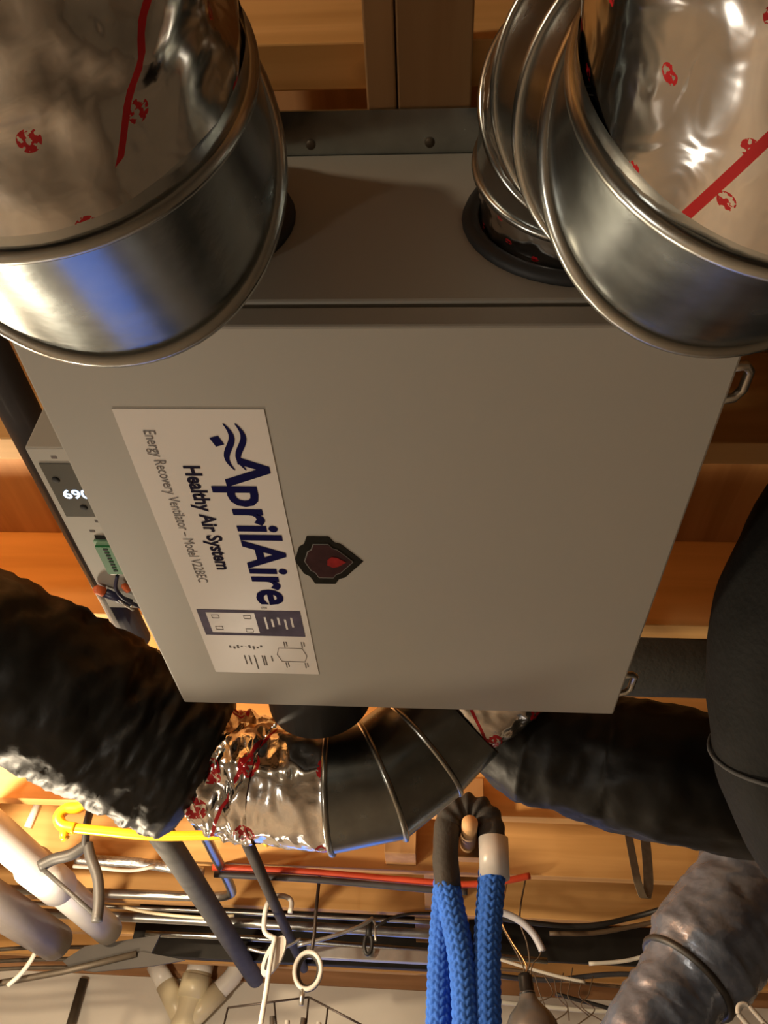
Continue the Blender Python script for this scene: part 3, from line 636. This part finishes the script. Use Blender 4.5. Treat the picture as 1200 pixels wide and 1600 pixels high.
run('cable', [V(-1.42, 2.95, 2.20), V(-1.43, 2.95, 2.15), V(-1.455, 2.95, 2.10), V(-1.49, 2.95, 2.06)], .0085, 'cable_white', 'cream cable drooping below the drain pipe, right of two', 'cable')
run('cable', [V(-1.74, 2.95, 2.09), V(-1.70, 2.95, 2.055), V(-1.66, 2.95, 2.035), V(-1.60, 2.95, 2.032), V(-1.58, 2.95, 2.03)], .010, 'cable_white', 'cream cable loop at the left edge in front of the back wall', 'cable')
for k, z in enumerate((2.20, 2.245, 2.17)):
    run('cable', [V(-2.3, 3.3, z), V(-1.9, 3.3, z - .01), V(-1.6, 3.3, z + .015), V(-1.3, 3.3, z + .03)], .008, 'steel_rust', ('dark cable crossing behind the drain pipe, middle of three', 'dark cable crossing behind the drain pipe, highest of three', 'dark cable crossing behind the drain pipe, lowest of three')[k], 'cable')
tag(tube('nail_rod', [V(-1.338, 2.405, 2.445), V(-1.325, 2.405, 2.5595)], .012, 'white_plastic', n=10), 'short pale rod standing against the joist above the white pipe', 'rod')

# ------------------------------------------------------------------ blue rope on its dowel
DX, DY, DZ = .1435, 1.80, 2.264
tag(tube('wood_dowel', [V(DX, 1.708, DZ), V(DX, 1.8715, DZ)], .0205, 'wood_dowel', n=24), 'round wooden peg carrying the blue rope', 'peg')
def braid(u, s, p):
    c = u * 14; f = c - math.floor(c); sg = 1 if int(c) % 2 else -1
    h = abs(math.sin(PI * (s / .019 + sg * .42 * f)))
    return .0050 * (h ** .6) * (math.sin(PI * (.12 + .76 * f)) ** .5) - .003
def ropeloop(name, label, yc, zt, rt, legs, ends, tape, seed):
    """sleeve bent over the peg, two braided legs hanging below it"""
    t = thing(name, label, 'rope', (DX, yc, zt), 'blue rope loops on the peg')
    R_ = .0250 + rt
    arc = [V(DX - R_ * math.cos(a), yc, zt + R_ * math.sin(a)) for a in [PI * k / 14 for k in range(15)]]
    la, ra = legs
    sl = [V(DX - R_ + .004, yc, la), V(DX - R_ - .003, yc, (la + zt) / 2)] + arc + [V(DX + R_ + .003, yc, (ra + zt) / 2), V(DX + R_ + .002, yc, ra)]
    tube('sleeve', smooth_path(sl, 4), rt, 'sleeve_black', t, n=28, disp=lambda u, s, p: .0035 * math.sin(s * 210 + u * 6) * max(0, (p.z - zt + .01) / .06) * (1 if p.z > zt else 0) + .002 * noise.noise(p * 40 + V(seed, 0, 0)))
    if tape:
        tube('tape_wrap', [V(DX + R_ + .003, yc, ra + .085), V(DX + R_ + .003, yc, ra - .012)], rt + .0052, 'tape_grey', t, n=28)
    for sx, z0, ex in ((-1, la, ends[0]), (1, ra, ends[1])):
        x0 = DX + sx * R_
        pts = smooth_path([V(x0, yc, z0 + .012), V(x0 + (ex - x0) * .25, yc, z0 - .04), V(x0 + (ex - x0) * .8, yc, z0 - .16), V(ex, yc, z0 - .30), V(ex, yc + .003, 1.75), V(ex - .004, yc, 1.60)], 56)
        tube('strand', pts, .0310, 'rope_blue', t, n=84, disp=braid)
ropeloop('rope_loop', 'front blue braided rope loop with black sleeve and grey tape', 1.752, DZ, .0325, (2.116, 2.158), (.132, .178), True, 1)
ropeloop('rope_loop', 'rear blue braided rope loop behind the taped one', 1.826, DZ, .0325, (2.15, 2.18), (.072, .182), False, 5)

# ------------------------------------------------------------------ hanging reflector bulb and loose wires at lower right
lb = thing('reflector_bulb', 'silvery reflector bulb with black socket hanging right of the rope', 'light bulb', (.36, 2.6, 2.0))
ax = V(.10, 0, -1).normalized(); o0 = V(.347, 2.6, 2.11)
lathe('socket', [(.012, -.004), (.021, 0), (.023, .01), (.023, .05), (.026, .056)], 'socket_black', lb, o0, ax, 20)
lathe('bulb', [(.024, .050), (.026, .062), (.032, .076), (.046, .092), (.064, .110), (.078, .135), (.084, .165), (.080, .19), (.055, .205), (.01, .208)], 'bulb_silver', lb, o0, ax, 32)
for k, (x, z) in enumerate(((.285, 2.24), (.30, 2.22), (.36, 2.20))):
    tube('lead_wire', smooth_path([V(.347, 2.6, 2.105), V(.34 + .012 * k, 2.6, 2.14), V(x, 2.6, z), V(x - .02, 2.6, 2.28), V(x + .01, 2.6, 2.42)], 6), .0028, 'wire_copper' if k == 1 else 'cable_brown', lb, n=6)
run('ribbon_cable', [V(.23, 2.55, 2.275), V(.28, 2.55, 2.277), V(.335, 2.55, 2.255), V(.375, 2.55, 2.22), V(.398, 2.55, 2.18), V(.402, 2.55, 2.168)], .012, 'ribbon_grey', 'flat grey cable end curving down right of the rope', 'cable', n=8)
CX = [('white cable crossing right of the rope, end curled', [V(.10, 2.94, 2.353), V(.18, 2.97, 2.265), V(.34, 3.0, 2.225), V(.5, 3.0, 2.19), V(.60, 3.0, 2.175)], .006, 'cable_white'),
      ('white cable rising to the silvery duct', [V(.62, 3.0, 2.235), V(.75, 3.0, 2.25), V(.86, 2.98, 2.275), V(1.0, 2.96, 2.30), V(1.15, 2.945, 2.353)], .007, 'cable_white'),
      ('black cable curving up to the webbing strap', [V(.2, 2.7, 2.305), V(.45, 2.7, 2.285), V(.60, 2.7, 2.29), V(.75, 2.7, 2.325), V(.88, 2.60, 2.345), V(1.0, 2.45, 2.351)], .009, 'cable_black'),
      ('brown cable just under the black cable at the strap', [V(.45, 2.72, 2.262), V(.60, 2.72, 2.27), V(.75, 2.72, 2.30), V(.88, 2.72, 2.325), V(1.05, 2.91, 2.351)], .008, 'cable_brown'),
      ('thin dark cable sagging across behind the bulb', [V(.2, 3.1, 2.225), V(.4, 3.1, 2.22), V(.62, 3.1, 2.19), V(.9, 3.1, 2.185), V(1.2, 3.1, 2.20), V(1.35, 2.95, 2.353)], .006, 'cable_brown'),
      ('white wavy cable in front of the sill plate', [V(.2, 3.6, 2.21), V(.5, 3.6, 2.195), V(.78, 3.6, 2.19), V(.90, 3.6, 2.22), V(1.0, 3.6, 2.215), V(1.1, 3.6, 2.19), V(1.3, 3.55, 2.22), V(1.45, 3.46, 2.350)], .0095, 'cable_white'),
      ('black cable falling to the right above the sill plate', [V(.55, 3.47, 2.22), V(.7, 3.47, 2.19), V(.9, 3.47, 2.155), V(1.2, 3.47, 2.15), V(1.4, 3.46, 2.351)], .008, 'cable_black'),
      ('grey cable crossing between the far joists at right', [V(.2, 3.38, 2.265), V(.5, 3.38, 2.25), V(.8, 3.38, 2.285), V(1.2, 3.40, 2.29), V(1.35, 3.46, 2.349)], .010, 'hose_dark'),
      ('brown wire drooping below the flat grey cable', [V(.40, 2.55, 2.17), V(.39, 2.55, 2.15), V(.37, 2.55, 2.13), V(.36, 2.55, 2.10)], .0022, 'cable_brown')]
for lb_, pts, r_, mt_ in CX: run('cable', pts, r_, mt_, lb_, 'cable', n=10)
rs = random.Random(5)
for k in range(7):
    x = .42 + k * .035; z = 2.16 - rs.random() * .04
    tag(tube('loose_wire', smooth_path([V(x, 3.0, z + .06), V(x + rs.uniform(-.03, .03), 3.0, z), V(x + rs.uniform(-.05, .05), 3.0, z - .04), V(x + rs.uniform(-.05, .05), 3.0, z - .09)], 5), .0022, 'cable_brown', n=5), 'thin brown wire scrap dangling right of the bulb socket', 'wire', 'wire scraps by the bulb')
ws = thing('webbing_strap', 'olive webbing strap looped below the black duct', 'strap', (.65, 2.12, 2.3))
def strip(nm, pts, wd, mat, par, th=.003):
    pts = smooth_path(pts, 6); vs = []; fs = []; o_ = par.location
    for p in pts:
        for a, b_ in ((-wd / 2, -th / 2), (wd / 2, -th / 2), (wd / 2, th / 2), (-wd / 2, th / 2)): vs.append(p + V(a, b_, 0) - o_)
    for i in range(len(pts) - 1):
        for k in range(4): fs.append((i * 4 + k, i * 4 + (k + 1) % 4, i * 4 + 4 + (k + 1) % 4, i * 4 + 4 + k))
    return mesh(nm, vs, fs, mat, par, False)
strip('webbing', [V(.620, 2.12, 2.5595), V(.627, 2.12, 2.41), V(.631, 2.12, 2.33), V(.636, 2.12, 2.26), V(.645, 2.12, 2.222), V(.655, 2.125, 2.228)], .022, 'webbing_olive', ws)
strip('webbing', [V(.680, 2.135, 2.5595), V(.678, 2.135, 2.40), V(.675, 2.135, 2.33), V(.668, 2.135, 2.26), V(.655, 2.13, 2.222)], .028, 'webbing_olive', ws)
wk = thing('white_hanger_clip', 'white plastic clip with a slot at the bottom right corner', 'clip', (.7, 1.5, 1.82))
tube('frame', smooth_path([V(.80, 1.5, 1.70), V(.69, 1.5, 1.835), V(.675, 1.5, 1.851), V(.660, 1.5, 1.850), V(.655, 1.5, 1.836), V(.668, 1.5, 1.818), V(.77, 1.5, 1.69)], 6), .0052, 'white_plastic', wk, n=10)
tube('bar', [V(.684, 1.5, 1.800), V(.700, 1.5, 1.822)], .005, 'white_plastic', wk, n=8)
